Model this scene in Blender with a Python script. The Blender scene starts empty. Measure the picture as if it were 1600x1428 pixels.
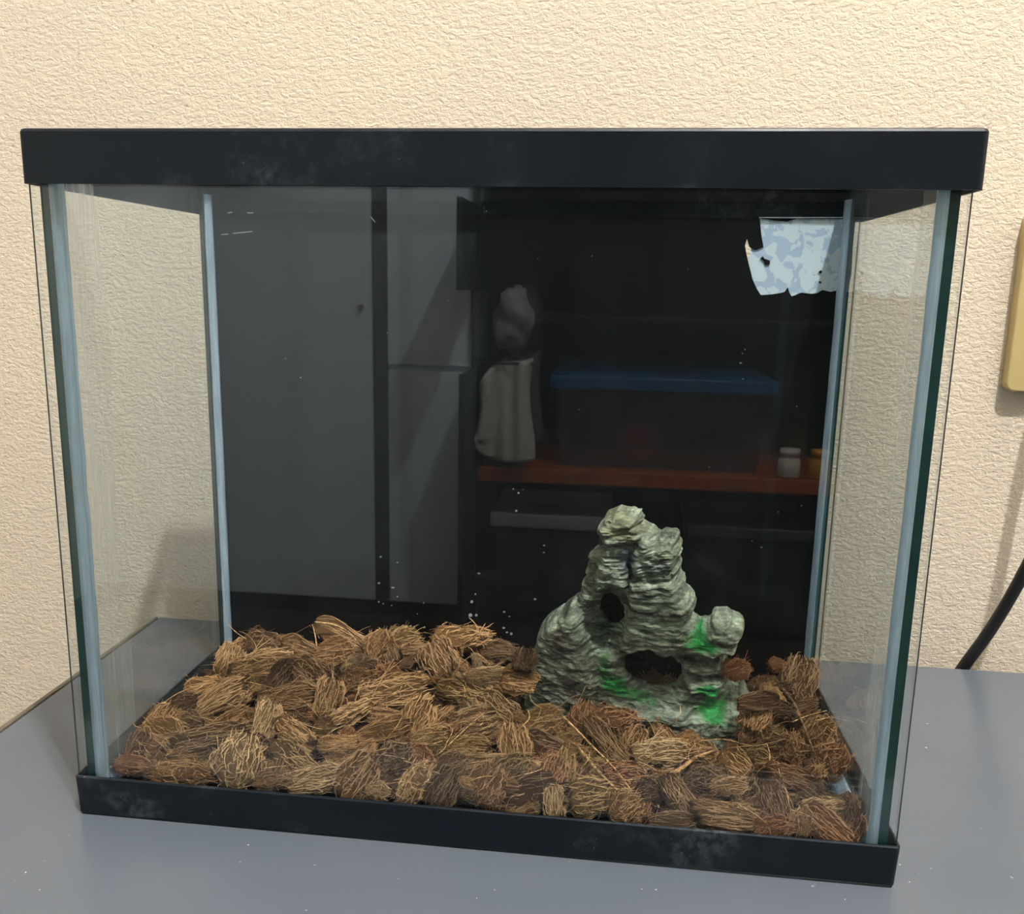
import bpy, bmesh, math, random
import numpy as np
from mathutils import Vector, Matrix
from mathutils.geometry import tessellate_polygon

# ------------------------------------------------------------------ camera, world, light, exposure
SC = bpy.context.scene
COL = SC.collection
CAM = np.array([.0617, -.3783, .2737]); PITCH, YAW, ROLL, FPX = -.1943, -.1123, .0196, 1357.5
def cam_axes():
    ca, sa, cb, sb = math.cos(PITCH), math.sin(PITCH), math.cos(YAW), math.sin(YAW)
    f = np.array([sb*ca, cb*ca, sa]); r0 = np.array([cb, -sb, 0]); u0 = np.cross(r0, f)
    r = math.cos(ROLL)*r0 + math.sin(ROLL)*u0; u = -math.sin(ROLL)*r0 + math.cos(ROLL)*u0
    return r, u, f
CR, CU, CF = cam_axes()
cd = bpy.data.cameras.new('camera'); cd.sensor_width = 36; cd.lens = FPX/1600*36
cd.clip_start = .01; cd.clip_end = 50
cam = bpy.data.objects.new('camera', cd); COL.objects.link(cam)
M3 = Matrix((CR, CU, -CF)).transposed()
cam.matrix_world = Matrix.Translation(Vector(CAM)) @ M3.to_4x4()
SC.camera = cam

w = bpy.data.worlds.new('world'); SC.world = w; w.use_nodes = True
w.node_tree.nodes['Background'].inputs[0].default_value = (.62, .78, 1, 1)
w.node_tree.nodes['Background'].inputs[1].default_value = .12

LIGHT = Vector((.63, -.80, 2.55))
ld = bpy.data.lights.new('ceiling_bulb_light', 'POINT'); ld.energy = 285; ld.shadow_soft_size = .03; ld.color = (1, .97, .93)
lo = bpy.data.objects.new('ceiling_bulb_light', ld); COL.objects.link(lo); lo.location = LIGHT

SC.view_settings.view_transform = 'Standard'; SC.view_settings.look = 'None'
SC.view_settings.gamma = 1; SC.view_settings.use_curve_mapping = False
SC.view_settings.exposure = 0
SC.cycles.transparent_max_bounces = 32
SC.cycles.max_bounces = 10; SC.cycles.glossy_bounces = 5; SC.cycles.diffuse_bounces = 4
SC.cycles.caustics_reflective = False; SC.cycles.caustics_refractive = False

# a photograph point -> the real point at a given depth / height
def ray(px, py): return CF + CR*(px-800)/FPX + CU*(714-py)/FPX
def on_y(px, py, Y): d = ray(px, py); return CAM + d*((Y-CAM[1])/d[1])
def on_z(px, py, Z): d = ray(px, py); return CAM + d*((Z-CAM[2])/d[2])

# ------------------------------------------------------------------ helpers
def tag(o, label=None, cat=None, group=None, kind=None):
    if label: o['label'] = label
    if cat: o['category'] = cat
    if group: o['group'] = group
    if kind: o['kind'] = kind
    return o
def link(name, me, parent=None, mats=()):
    o = bpy.data.objects.new(name, me); COL.objects.link(o)
    if parent: o.parent = parent
    for m in mats: me.materials.append(m)
    return o
def from_bm(name, bm, mat, parent=None, smooth=False):
    me = bpy.data.meshes.new(name); bm.to_mesh(me); bm.free()
    if smooth: me.polygons.foreach_set('use_smooth', [True]*len(me.polygons))
    return link(name, me, parent, mat if isinstance(mat, (list, tuple)) else (mat,))
def from_py(name, v, f, mat, parent=None, smooth=False):
    me = bpy.data.meshes.new(name); me.from_pydata([tuple(map(float, p)) for p in v], [], f); me.update()
    if smooth: me.polygons.foreach_set('use_smooth', [True]*len(me.polygons))
    return link(name, me, parent, mat if isinstance(mat, (list, tuple)) else (mat,))
def empty(name, loc=(0, 0, 0)):
    o = bpy.data.objects.new(name, None); COL.objects.link(o); o.location = loc; o.empty_display_size = .05
    return o
def bm_box(bm, lo_, hi_, bevel=0, segs=2):
    r = bmesh.ops.create_cube(bm, size=1)['verts']
    c = [(a+b)/2 for a, b in zip(lo_, hi_)]; s = [b-a for a, b in zip(lo_, hi_)]
    for v in r: v.co = Vector([c[i]+v.co[i]*s[i] for i in range(3)])
    if bevel:
        es = list({e for v in r for e in v.link_edges})
        bmesh.ops.bevel(bm, geom=es, offset=bevel, segments=segs, profile=.5, affect='EDGES')
def box(name, lo_, hi_, mat, parent=None, bevel=0, segs=2, smooth=False):
    bm = bmesh.new(); bm_box(bm, lo_, hi_, bevel, segs); return from_bm(name, bm, mat, parent, smooth)
def tube(pts, rad, sides=6, closed_ends=True):
    """verts, faces of a tube along pts with radius list"""
    pts = [Vector(p) for p in pts]; n = len(pts); V = []; F = []
    up = Vector((.13, .31, .94))
    for i, p in enumerate(pts):
        t = (pts[min(i+1, n-1)]-pts[max(i-1, 0)]).normalized()
        a = t.cross(up)
        if a.length < 1e-4: a = t.cross(Vector((1, 0, 0)))
        a.normalize(); b = t.cross(a)
        r = rad[i] if hasattr(rad, '__len__') else rad
        for k in range(sides):
            th = 2*math.pi*k/sides; V.append(p+a*(r*math.cos(th))+b*(r*math.sin(th)))
    for i in range(n-1):
        for k in range(sides):
            k2 = (k+1) % sides; F.append((i*sides+k, i*sides+k2, (i+1)*sides+k2, (i+1)*sides+k))
    if closed_ends:
        F.append(tuple(range(sides-1, -1, -1))); F.append(tuple((n-1)*sides+k for k in range(sides)))
    return V, F
def prism(poly, y0, y1, holes=()):
    """polygon in x-z (with holes) extruded from y0 to y1"""
    loops = [poly]+list(holes)
    flat = [p for l in loops for p in l]; n = len(flat)
    tris = tessellate_polygon([[Vector((p[0], p[1], 0)) for p in l] for l in loops])
    V = [(p[0], y0, p[1]) for p in flat]+[(p[0], y1, p[1]) for p in flat]
    F = []
    for t in tris: F.append(tuple(t)); F.append(tuple(i+n for i in reversed(t)))
    s = 0
    for l in loops:
        m = len(l)
        for i in range(m): a = s+i; b = s+(i+1) % m; F.append((a, b, b+n, a+n))
        s += m
    return V, F
def ring(profile, x0, x1, y0, y1, r0, segs=6):
    """closed profile [(offset, z)] swept round a rectangle with rounded corners"""
    path = []
    for cx, cy, a0 in ((x1, y1, 0), (x0, y1, 90), (x0, y0, 180), (x1, y0, 270)):
        sx = -1 if cx == x1 else 1; sy = -1 if cy == y1 else 1
        for k in range(segs+1):
            a = math.radians(a0+90*k/segs); path.append((cx+sx*r0, cy+sy*r0, math.cos(a), math.sin(a)))
    n, m = len(path), len(profile); V = []; F = []
    for cx, cy, c, s in path:
        for o, z in profile:
            if r0+o > 2e-4: V.append((cx+c*(r0+o), cy+s*(r0+o), z))
            else:  # mitred inside corner
                sc = (1 if c > 1e-6 else -1 if c < -1e-6 else 0); ss = (1 if s > 1e-6 else -1 if s < -1e-6 else 0)
                bx = 1 if cx > (x0+x1)/2 else -1; by = 1 if cy > (y0+y1)/2 else -1
                V.append((cx+bx*(r0+o), cy+by*(r0+o), z))
    for i in range(n):
        j = (i+1) % n
        for k in range(m):
            l = (k+1) % m; F.append((i*m+k, j*m+k, j*m+l, i*m+l))
    return V, F

# ------------------------------------------------------------------ materials
def S(c): return tuple(((x/255)/12.92 if x/255 <= .04045 else ((x/255+.055)/1.055)**2.4) for x in c)+(1,)
class N:
    def __init__(s, name):
        s.m = bpy.data.materials.new(name); s.m.use_nodes = True; s.t = s.m.node_tree
        s.n = s.t.nodes; s.n.clear(); s.out = s.n.new('ShaderNodeOutputMaterial')
    def add(s, typ, **kw):
        nd = s.n.new('ShaderNode'+typ)
        for k, v in kw.items():
            if k in nd.inputs.keys() or isinstance(k, int): s.set(nd.inputs[k], v)
            else: setattr(nd, k, v)
        return nd
    def set(s, sock, v):
        if isinstance(v, bpy.types.NodeSocket): s.t.links.new(v, sock)
        else: sock.default_value = v
    def math(s, op, a, b=0., c=None):
        nd = s.n.new('ShaderNodeMath'); nd.operation = op; s.set(nd.inputs[0], a); s.set(nd.inputs[1], b)
        if c is not None: s.set(nd.inputs[2], c)
        return nd.outputs[0]
    def mix(s, f, a, b):
        nd = s.n.new('ShaderNodeMix'); nd.data_type = 'RGBA'
        s.set(nd.inputs[0], f); s.set(nd.inputs[6], a); s.set(nd.inputs[7], b); return nd.outputs[2]
    def mul(s, a, b):
        nd = s.n.new('ShaderNodeMix'); nd.data_type = 'RGBA'; nd.blend_type = 'MULTIPLY'
        nd.inputs[0].default_value = 1; s.set(nd.inputs[6], a); s.set(nd.inputs[7], b); return nd.outputs[2]
    def coord(s, scale=(1, 1, 1), kind='Object'):
        tc = s.n.new('ShaderNodeTexCoord'); mp = s.n.new('ShaderNodeMapping'); mp.inputs[3].default_value = scale
        s.t.links.new(tc.outputs[kind], mp.inputs[0]); return mp.outputs[0]
    def noise(s, vec, scale, detail=4, rough=.55, dist=0.):
        nd = s.n.new('ShaderNodeTexNoise'); s.set(nd.inputs['Vector'], vec)
        nd.inputs['Scale'].default_value = scale; nd.inputs['Detail'].default_value = detail
        nd.inputs['Roughness'].default_value = rough; nd.inputs['Distortion'].default_value = dist
        return nd.outputs['Fac']
    def ramp(s, f, a, b, lo_=0., hi_=1.):
        nd = s.n.new('ShaderNodeMapRange'); nd.interpolation_type = 'SMOOTHSTEP'; s.set(nd.inputs[0], f)
        nd.inputs[1].default_value = a; nd.inputs[2].default_value = b; nd.inputs[3].default_value = lo_; nd.inputs[4].default_value = hi_
        return nd.outputs[0]
    def bump(s, h, strength, dist):
        nd = s.n.new('ShaderNodeBump'); nd.inputs['Strength'].default_value = strength; nd.inputs['Distance'].default_value = dist
        s.set(nd.inputs['Height'], h); return nd.outputs[0]
    def pbr(s, col, rough=.5, normal=None, metal=0., spec=.5, **kw):
        p = s.n.new('ShaderNodeBsdfPrincipled'); s.set(p.inputs['Base Color'], col); s.set(p.inputs['Roughness'], rough)
        s.set(p.inputs['Metallic'], metal); s.set(p.inputs['Specular IOR Level'], spec)
        if normal is not None: s.set(p.inputs['Normal'], normal)
        for k, v in kw.items(): s.set(p.inputs[k], v)
        return p.outputs[0]
    def end(s, sh): s.t.links.new(sh, s.out.inputs[0]); return s.m

def plain(name, c, rough=.5, spec=.5, metal=0., var=.12, scale=30):
    m = N(name); v = m.coord(); f = m.noise(v, scale)
    c = S(c); d = tuple(x*(1-2*var) for x in c[:3])+(1,); e = tuple(min(1, x*(1+2*var)) for x in c[:3])+(1,)
    return m.end(m.pbr(m.mix(f, d, e), rough, None, metal, spec))

def mk_wall():
    m = N('cream_textured_plaster'); v = m.coord((.8, 1, 1.25))
    n1 = m.noise(v, 275, 3, .62, .5); n2 = m.noise(v, 600, 2, .5); n3 = m.noise(v, 4, 2)
    h = m.math('ADD', m.ramp(n1, .36, .62), m.math('MULTIPLY', n2, .35))
    pit = m.ramp(m.noise(v, 300, 2, .5, .3), .64, .74)
    col = m.mix(m.ramp(n3, .3, .7), S((222, 211, 193)), S((228, 215, 195)))
    col = m.mix(m.math('MULTIPLY', pit, .55), col, S((160, 138, 106)))
    return m.end(m.pbr(col, .75, m.bump(h, .34, .0013), spec=.25))
def mk_table():
    m = N('grey_laminate'); v = m.coord(); n = m.noise(v, 900, 2); b = m.noise(v, 7, 3)
    sp = m.ramp(m.noise(v, 260, 1), .79, .83)
    col = m.mix(m.ramp(b, .3, .7), S((82, 90, 101)), S((86, 93, 103)))
    col = m.mix(m.math('MULTIPLY', sp, .3), col, S((190, 195, 205)))
    return m.end(m.pbr(col, m.ramp(b, .3, .7, .17, .25), m.bump(n, .03, .0004), spec=.55))
def mk_rim():
    m = N('black_moulded_plastic'); v = m.coord(); a = m.noise(v, 14, 5, .65); b = m.noise(v, 160, 4, .7)
    specks = m.ramp(m.noise(v, 520, 1), .74, .8)
    d = m.math('MULTIPLY', m.ramp(a, .5, .72), m.ramp(b, .38, .66))
    f = m.math('ADD', m.math('MULTIPLY', d, .16), m.math('MULTIPLY', m.math('MULTIPLY', specks, m.ramp(a, .45, .6)), .25))
    col = m.mix(f, (.0035, .0068, .0115, 1), (.28, .33, .38, 1))
    return m.end(m.pbr(col, m.ramp(a, .3, .7, .38, .52), m.bump(b, .04, .0006), spec=.22))
def mk_glass(name, tint, refl, dust, dcol=(.55, .62, .68, 1), streak=(1, 1, .12)):
    m = N(name); v = m.coord(streak)
    geo = m.add('NewGeometry')
    ior = m.math('ADD', 1.5, m.math('MULTIPLY', geo.outputs['Backfacing'], 1/1.5-1.5))
    fr = m.add('Fresnel', IOR=ior); fac = m.math('MULTIPLY', fr.outputs[0], refl)
    tr = m.add('BsdfTransparent', Color=tint); gl = m.add('BsdfGlossy', Roughness=.012)
    mx = m.add('MixShader'); m.set(mx.inputs[0], fac); m.set(mx.inputs[1], tr.outputs[0]); m.set(mx.inputs[2], gl.outputs[0])
    df = m.add('BsdfDiffuse', Color=dcol)
    dn = m.math('MULTIPLY', m.ramp(m.noise(v, 38, 5, .7), .3, .8, .35, 1.6), dust)
    m2 = m.add('MixShader'); m.set(m2.inputs[0], dn); m.set(m2.inputs[1], mx.outputs[0]); m.set(m2.inputs[2], df.outputs[0])
    return m.end(m2.outputs[0])
def mk_silicone():
    m = N('clear_silicone'); v = m.coord((1, 1, .08)); n = m.noise(v, 300, 4, .6)
    d = m.add('BsdfDiffuse', Color=(.62, .78, .93, 1)); t = m.add('BsdfTranslucent', Color=(.60, .78, .93, 1))
    mx = m.add('MixShader'); mx.inputs[0].default_value = .45; m.set(mx.inputs[1], d.outputs[0]); m.set(mx.inputs[2], t.outputs[0])
    tr = m.add('BsdfTransparent', Color=(.75, .88, .95, 1)); m2 = m.add('MixShader')
    m.set(m2.inputs[0], m.ramp(n, .3, .7, .12, .5)); m.set(m2.inputs[1], mx.outputs[0]); m.set(m2.inputs[2], tr.outputs[0])
    g = m.add('BsdfGlossy', Roughness=.15); m3 = m.add('MixShader'); m3.inputs[0].default_value = .06
    m.set(m3.inputs[1], m2.outputs[0]); m.set(m3.inputs[2], g.outputs[0])
    return m.end(m3.outputs[0])
def mk_edge():
    m = N('green_glass_edge'); v = m.coord(); n = m.noise(v, 90, 3)
    return m.end(m.pbr(m.mix(n, (.004, .028, .030, 1), (.012, .085, .075, 1)), .12, spec=.6))
def mk_film():
    m = N('black_backing_film'); v = m.coord(); n = m.noise(v, 60, 5, .7)
    sc = m.ramp(n, .62, .8)
    return m.end(m.pbr(m.mix(m.math('MULTIPLY', sc, .12), (.0022, .0026, .0036, 1), (.06, .065, .07, 1)), .5, spec=.15))
def mk_patch():
    m = N('pale_blue_adhesive_sheet'); v = m.coord(); n = m.noise(v, 120, 3, .5, .9)
    return m.end(m.pbr(m.mix(m.ramp(n, .47, .50), (.55, .69, .88, 1), (.80, .92, 1, 1)), .35, spec=.4))
def mk_chip():
    m = N('coconut_husk'); oi = m.add('ObjectInfo'); v = m.coord((.16, 1, 1)); g = m.noise(v, 900, 5, .7); b = m.noise(m.coord(), 130, 4, .6)
    fine = m.noise(m.coord((.06, 1, 1)), 1900, 3, .6)
    c = m.mul(oi.outputs['Color'], m.mix(m.ramp(g, .3, .72), (.40, .36, .32, 1), (1.3, 1.26, 1.2, 1)))
    c = m.mul(c, m.mix(m.ramp(b, .32, .68), (.62, .58, .54, 1), (1.12, 1.08, 1.0, 1)))
    h = m.math('ADD', g, m.math('MULTIPLY', fine, .6))
    return m.end(m.pbr(c, .82, m.bump(h, 1., .003), spec=.12))
def mk_fibre():
    m = N('coconut_fibre'); oi = m.add('ObjectInfo'); b = m.noise(m.coord(), 420, 2, .5)
    c = m.mul(oi.outputs['Color'], m.mix(m.ramp(b, .3, .7), (.42, .38, .34, 1), (1.9, 1.85, 1.72, 1)))
    return m.end(m.pbr(c, .6, spec=.35))
def mk_soil():
    m = N('dark_coir_dust'); v = m.coord(); n = m.noise(v, 420, 5, .7)
    return m.end(m.pbr(m.mix(n, S((24, 17, 12)), S((78, 56, 37))), .95, m.bump(n, 1, .004), spec=.1))
def mk_rock():
    m = N('painted_resin_rock'); at = m.add('Attribute', attribute_name='paint'); v = m.coord()
    g = m.noise(m.coord((.16, .16, 1)), 800, 4, .65); p = m.noise(v, 900, 3, .6); b = m.noise(v, 45, 3)
    c = m.mul(at.outputs['Color'], m.mix(m.ramp(g, .3, .7), (.45, .46, .48, 1), (1.35, 1.37, 1.33, 1)))
    c = m.mul(c, m.mix(m.ramp(b, .3, .7), (.8, .8, .78, 1), (1.1, 1.12, 1.1, 1)))
    c = m.mix(m.math('MULTIPLY', m.ramp(p, .6, .72), .35), c, S((190, 205, 190)))
    h = m.math('ADD', g, m.math('MULTIPLY', p, .5))
    return m.end(m.pbr(c, .62, m.bump(h, .8, .0016), spec=.3))

WALL = mk_wall(); TABLE = mk_table(); RIM = mk_rim(); EDGE = mk_edge(); FILM = mk_film(); PATCH = mk_patch(); SIL = mk_silicone()
GLASS_F = mk_glass('front_glass', (.962, .98, .985, 1), 1.2, .004)
GLASS_S = mk_glass('side_glass', (.945, .968, .962, 1), .9, .04)
GLASS_B = mk_glass('back_glass', (.95, .97, .975, 1), .3, .0012)
CHIP = mk_chip(); FIB = mk_fibre(); SOIL = mk_soil(); ROCK = mk_rock()

# ------------------------------------------------------------------ the room
FLOOR, CEIL, WY, RY = -.79, 2.66, .29, -2.70
def struct(o): o['kind'] = 'structure'; return o
wall_white = plain('white_painted_wall', (205, 200, 190), .7, .3, var=.03)
struct(box('wall_back', (-1.7, WY, FLOOR), (1.7, WY+.12, CEIL), WALL))
struct(box('wall_front', (-1.7, RY-.12, FLOOR), (1.7, RY, CEIL), plain('dark_brown_wall', (58, 54, 52), .8, .2)))  # dark grey-brown over the whole wall
struct(box('wall_left', (-1.82, RY-.12, FLOOR), (-1.7, WY+.12, CEIL), wall_white))
struct(box('wall_right', (1.7, RY-.12, FLOOR), (1.82, WY+.12, CEIL), wall_white))
struct(box('floor', (-1.82, RY-.12, FLOOR-.1), (1.82, WY+.12, FLOOR), plain('dark_tile_floor', (52, 46, 42), .5, .4)))
struct(box('ceiling', (-1.82, RY-.12, CEIL), (1.82, WY+.12, CEIL+.1), plain('white_ceiling', (222, 220, 214), .8, .2, var=.02)))

# table
tb = tag(empty('table', (0, 0, FLOOR)), 'grey laminate table with dark edge trim under the glass tank', 'table')
TX0, TX1, TY0, TY1 = -.3055, .92, -.086, .263
dz = -FLOOR
bm = bmesh.new(); bm_box(bm, (TX0+.0052, TY0+.0052, dz-.028), (TX1-.0052, TY1-.0008, dz), .0006, 1)
from_bm('tabletop', bm, TABLE, tb)
trim = plain('grey_brown_edge_trim', (92, 86, 76), .35, .5, var=.06)
for lo_, hi_ in (((TX0, TY0, dz-.029), (TX0+.0038, TY1, dz+.0002)), ((TX1-.0038, TY0, dz-.029), (TX1, TY1, dz+.0002)), ((TX0+.0038, TY0, dz-.029), (TX1-.0038, TY0+.0038, dz+.0002))):
    box('edge_trim', lo_, hi_, trim, tb, .0012, 2)
box('groove_backing', (TX0+.0036, TY0+.0036, dz-.024), (TX1-.0036, TY1-.003, dz-.0022), plain('dark_groove', (14, 14, 16), .8, .1), tb)
legm = plain('dark_metal_leg', (34, 34, 36), .4, .5)
for lx in (TX0+.03, TX1-.07):
    for ly in (TY0+.03, TY1-.07): box('leg', (lx, ly, 0), (lx+.04, ly+.04, dz-.028), legm, tb, .003)

# ------------------------------------------------------------------ the tank
H, HT, HB, D = .3385, .0238, .0223, .1728
XT, XB = .2043, .2026
tank = tag(empty('glass_tank', (0, D/2, 0)), 'rectangular glass tank with black plastic top and bottom rims', 'tank')
def tk(o): o.location.y -= D/2; return o
def sub(o, parent): o.parent = parent; return o
prof_top = [(0, H-HT), (0, H-.0016), (-.0006, H-.0005), (-.0018, H), (-.0110, H), (-.0116, H-.0008), (-.0116, H-.0024), (-.0016, H-.0024), (-.0014, H-HT)]
V, F = ring(prof_top, -.2050, .2058, 0, D, .0026)
tr_ = tk(from_py('top_rim', V, F, RIM, tank)); tag(tr_, 'scuffed black plastic top rim')
prof_bot = [(0, HB-.0006), (-.0005, HB), (-.0013, HB), (-.0016, HB-.0006), (-.0016, .0048), (-.014, .0048), (-.014, .0022), (-.0024, .0), (-.0016, .0), (-.0009, .0018)]
V, F = ring(prof_bot, -.2046, .2040, 0, D, .0026)
br_ = tk(from_py('bottom_rim', V, F, RIM, tank)); tag(br_, 'black plastic bottom rim')
ZG0, ZG1 = .0049, H-.0026
FX0, FX1 = -.2029, .2022        # front pane
SX0, SX1 = -.2008, .1995        # outer faces of the side panes
TH = .0042
FY0, FY1 = .0022, .0022+TH
BY1 = D-.0022; BY0 = BY1-TH
def pane(name, lo_, hi_, mat, thin):
    """glass box; the four narrow faces carry the green edge material"""
    bm = bmesh.new(); bm_box(bm, lo_, hi_)
    for f in bm.faces:
        n = f.normal
        f.material_index = 0 if abs(n[thin]) > .5 else 1
    return tk(from_bm(name, bm, [mat, EDGE], tank))
def front_pane():
    bm = bmesh.new(); bm_box(bm, (FX0, FY0, ZG0), (FX1, FY1, ZG1)); return tk(from_bm('front_pane', bm, [GLASS_F], tank))
fp = front_pane()
GROUND = plain('ground_glass_edge', (52, 60, 56), .4)
for x_ in (FX0, FX1): sub(box('ground_edge', (x_-.00022, FY0-.0001, HB+.0004), (x_+.00022, FY0+.0004, H-HT-.0002), GROUND), fp)
bp = pane('back_pane', (FX0, BY0, ZG0), (FX1+.0005, BY1, ZG1), GLASS_B, 1)
sl = pane('side_pane', (SX0, FY1+.0001, ZG0), (SX0+TH, BY0-.0001, ZG1), GLASS_S, 0)
sr = pane('side_pane', (SX1-TH, FY1+.0001, ZG0), (SX1, BY0-.0001, ZG1), GLASS_S, 0)
IX0, IX1, IY0, IY1 = SX0+TH, SX1-TH, FY1, BY0
pane('bottom_pane', (IX0+.0002, IY0+.0002, .0056), (IX1-.0002, IY1-.0002, .0112), GLASS_S, 2)
# silicone beads
def bead(name, p0, p1, a, b, ra, rb, seed):
    rnd = random.Random(seed); n = 40; V = []; F = []; p0, p1, a, b = map(Vector, (p0, p1, a, b)); K = 5
    wob = [rnd.uniform(.95, 1.05) for _ in range(n+1)]
    for i in range(n+1):
        p = p0.lerp(p1, i/n); w1 = wob[i]*.5+wob[max(0, i-1)]*.5
        V.append(p)
        for k in range(K+1):
            t = k/K*math.pi/2; c, s_ = math.cos(t), math.sin(t)
            q = .72+.28*abs(c-s_)     # slightly concave fillet
            V.append(p+a*(ra*w1*c*q)+b*(rb*w1*s_*q))
    m_ = K+2
    for i in range(n):
        for k in range(m_): l = (k+1) % m_; F.append((i*m_+k, i*m_+l, (i+1)*m_+l, (i+1)*m_+k))
    F.append(tuple(range(m_))); F.append(tuple(n*m_+k for k in reversed(range(m_))))
    return tk(from_py(name, V, F, SIL, tank, True))
zb, zt = .0113, H-.012
e = 5e-5
bead('silicone_bead', (IX0+e, IY0+e, zb), (IX0+e, IY0+e, zt), (1, 0, 0), (0, 1, 0), .0038, .012, 1)
bead('silicone_bead', (IX1-e, IY0+e, zb), (IX1-e, IY0+e, zt), (-1, 0, 0), (0, 1, 0), .0046, .012, 2)
bead('silicone_bead', (IX0+e, IY1-e, zb), (IX0+e, IY1-e, zt), (1, 0, 0), (0, -1, 0), .0028, .006, 3)
bead('silicone_bead', (IX1-e, IY1-e, zb), (IX1-e, IY1-e, zt), (-1, 0, 0), (0, -1, 0), .0028, .006, 4)
zf = .01125
bead('silicone_bead', (IX0+.007, IY0+e, zf), (IX1-.007, IY0+e, zf), (0, 0, 1), (0, 1, 0), .006, .006, 5)
bead('silicone_bead', (IX0+.005, IY1-e, zf), (IX1-.005, IY1-e, zf), (0, 0, 1), (0, -1, 0), .006, .006, 6)
bead('silicone_bead', (IX0+e, IY0+.012, zf), (IX0+e, IY1-.009, zf), (0, 0, 1), (1, 0, 0), .006, .006, 7)
bead('silicone_bead', (IX1-e, IY0+.012, zf), (IX1-e, IY1-.009, zf), (0, 0, 1), (-1, 0, 0), .006, .006, 8)

# dried smear of silicone on the inside of the side panes
def mk_smear():
    m = N('dried_silicone_smear'); n = m.noise(m.coord((1, 1, .03)), 260, 4, .65); b = m.noise(m.coord((1, 1, .3)), 30, 3)
    t = m.add('BsdfTransparent', Color=(.97, .98, .98, 1)); d = m.add('BsdfTranslucent', Color=(.75, .78, .80, 1)); d2 = m.add('BsdfDiffuse', Color=(.72, .76, .80, 1))
    x = m.add('MixShader'); x.inputs[0].default_value = .5; m.set(x.inputs[1], d.outputs[0]); m.set(x.inputs[2], d2.outputs[0])
    y = m.add('MixShader'); m.set(y.inputs[0], m.math('MULTIPLY', m.ramp(n, .3, .75, .10, .42), m.ramp(b, .3, .6, .55, 1.))); m.set(y.inputs[1], t.outputs[0]); m.set(y.inputs[2], x.outputs[0])
    return m.end(y.outputs[0])
SMEAR = mk_smear()
for xs, w_, sd_ in ((IX0+.0001, .026, 1), (IX1-.0001, .022, 2)):
    rs = random.Random(sd_); V = []; F = []; n_ = 30
    for i in range(n_+1):
        z = zb+.006+(zt-zb-.012)*i/n_; ye = IY0+.012+w_*(1+.10*math.sin(i*.35)+rs.uniform(-.03, .03))
        V += [(xs, IY0+.011, z), (xs, ye, z)]
    for i in range(n_): F.append((2*i, 2*i+1, 2*i+3, 2*i+2))
    o = tk(from_py('silicone_smear', V, F, SMEAR, tank)); o['label'] = 'streaky dried silicone smear on the side glass'
# black backing film with a torn opening, and the pale sheet behind the opening
FYF = BY1+.00015
def pxz(pts, Y): return [(float(on_y(x, y, Y)[0]), float(on_y(x, y, Y)[2])) for x, y in pts]
hole_px = [(1187, 341), (1200, 343), (1212, 345), (1230, 346), (1245, 342), (1270, 341), (1300, 341), (1325, 341), (1333, 342), (1334, 352),
           (1333, 370), (1332, 400), (1330, 430), (1327, 444), (1316, 449), (1311, 453), (1298, 456), (1285, 453), (1277, 458), (1268, 459), (1252, 457), (1243, 461),
           (1237, 463), (1233, 456), (1231, 449), (1226, 456), (1218, 458), (1205, 460), (1189, 461), (1183, 452), (1176, 437), (1173, 424), (1170, 413), (1166, 395), (1164, 384),
           (1167, 373), (1171, 386), (1180, 391), (1193, 386), (1190, 370), (1188, 352)]
hole = pxz(hole_px, FYF)
V, F = prism([(SX0+.0006, HB-.006), (SX1-.0006, HB-.006), (SX1-.0006, H-HT+.0016), (SX0+.0006, H-HT+.0016)], FYF, FYF+.0004, [hole])
film = sub(from_py('backing_film', V, F, FILM), bp); tag(film, 'black backing film torn open at the upper right')
sheet_px = [(1186, 339), (1325, 339), (1329, 345), (1330, 352), (1327, 385), (1324, 420), (1318, 438), (1315, 466), (1180, 468), (1168, 430), (1170, 405), (1174, 386), (1186, 384)]
V, F = prism(pxz(sheet_px, FYF+.0006), FYF+.0006, FYF+.0009)
sub(tag(from_py('adhesive_sheet', V, F, PATCH), 'pale blue blotchy sheet showing through the tear'), bp)
for k, pts in enumerate(([(1188, 404), (1192, 400), (1194, 404), (1203, 407), (1203, 413), (1196, 414), (1193, 408)], [(1279, 425), (1283, 422), (1285, 425), (1282, 428)], [(1279, 440), (1282, 439), (1284, 442), (1281, 443)])):
    V, F = prism(pxz(pts, FYF), FYF, FYF+.0004); sub(from_py('film_scrap', V, F, FILM), bp)
# dried specks and scratches on the inside of the back glass
SPK = plain('dried_mineral_speck', (150, 156, 158), .8, .2)
spots = [(595, 870, 3), (621, 879, 3), (592, 911, 3), (614, 918, 4), (621, 932, 2.5), (592, 940, 3), (599, 943, 2.5), (612, 946, 2), (662, 942, 2), (652, 959, 2), (748, 896, 4), (737, 940, 4),
         (735, 961, 5), (744, 961, 4), (743, 928, 2.5), (807, 798, 3), (810, 770, 3), (802, 764, 2.5), (817, 765, 2), (850, 852, 3), (850, 863, 2.5), (836, 936, 4), (788, 956, 3.5), (796, 963, 2.5),
         (787, 981, 3.5), (792, 988, 3), (799, 990, 4), (1157, 567, 4), (1160, 552, 2), (1164, 546, 2), (1161, 592, 2), (663, 980, 3), (642, 978, 3), (688, 979, 3), (470, 590, 2), (446, 560, 2), (760, 330, 2),
         (905, 640, 1.5), (1108, 730, 1.5), (1175, 845, 2), (1190, 855, 3), (700, 470, 1.5), (605, 520, 1.5), (840, 405, 1.5), (925, 400, 2), (1075, 420, 1.5), (1245, 635, 2), (1252, 790, 2), (1216, 800, 1.8)]
SV, SF = [], []
rnd = random.Random(11)
def flake(pts, Y, t=.00025):
    V, F = prism(pxz(pts, Y), Y-t, Y); o = len(SV); SV.extend(V); SF.extend([tuple(i+o for i in f) for f in F])
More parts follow.
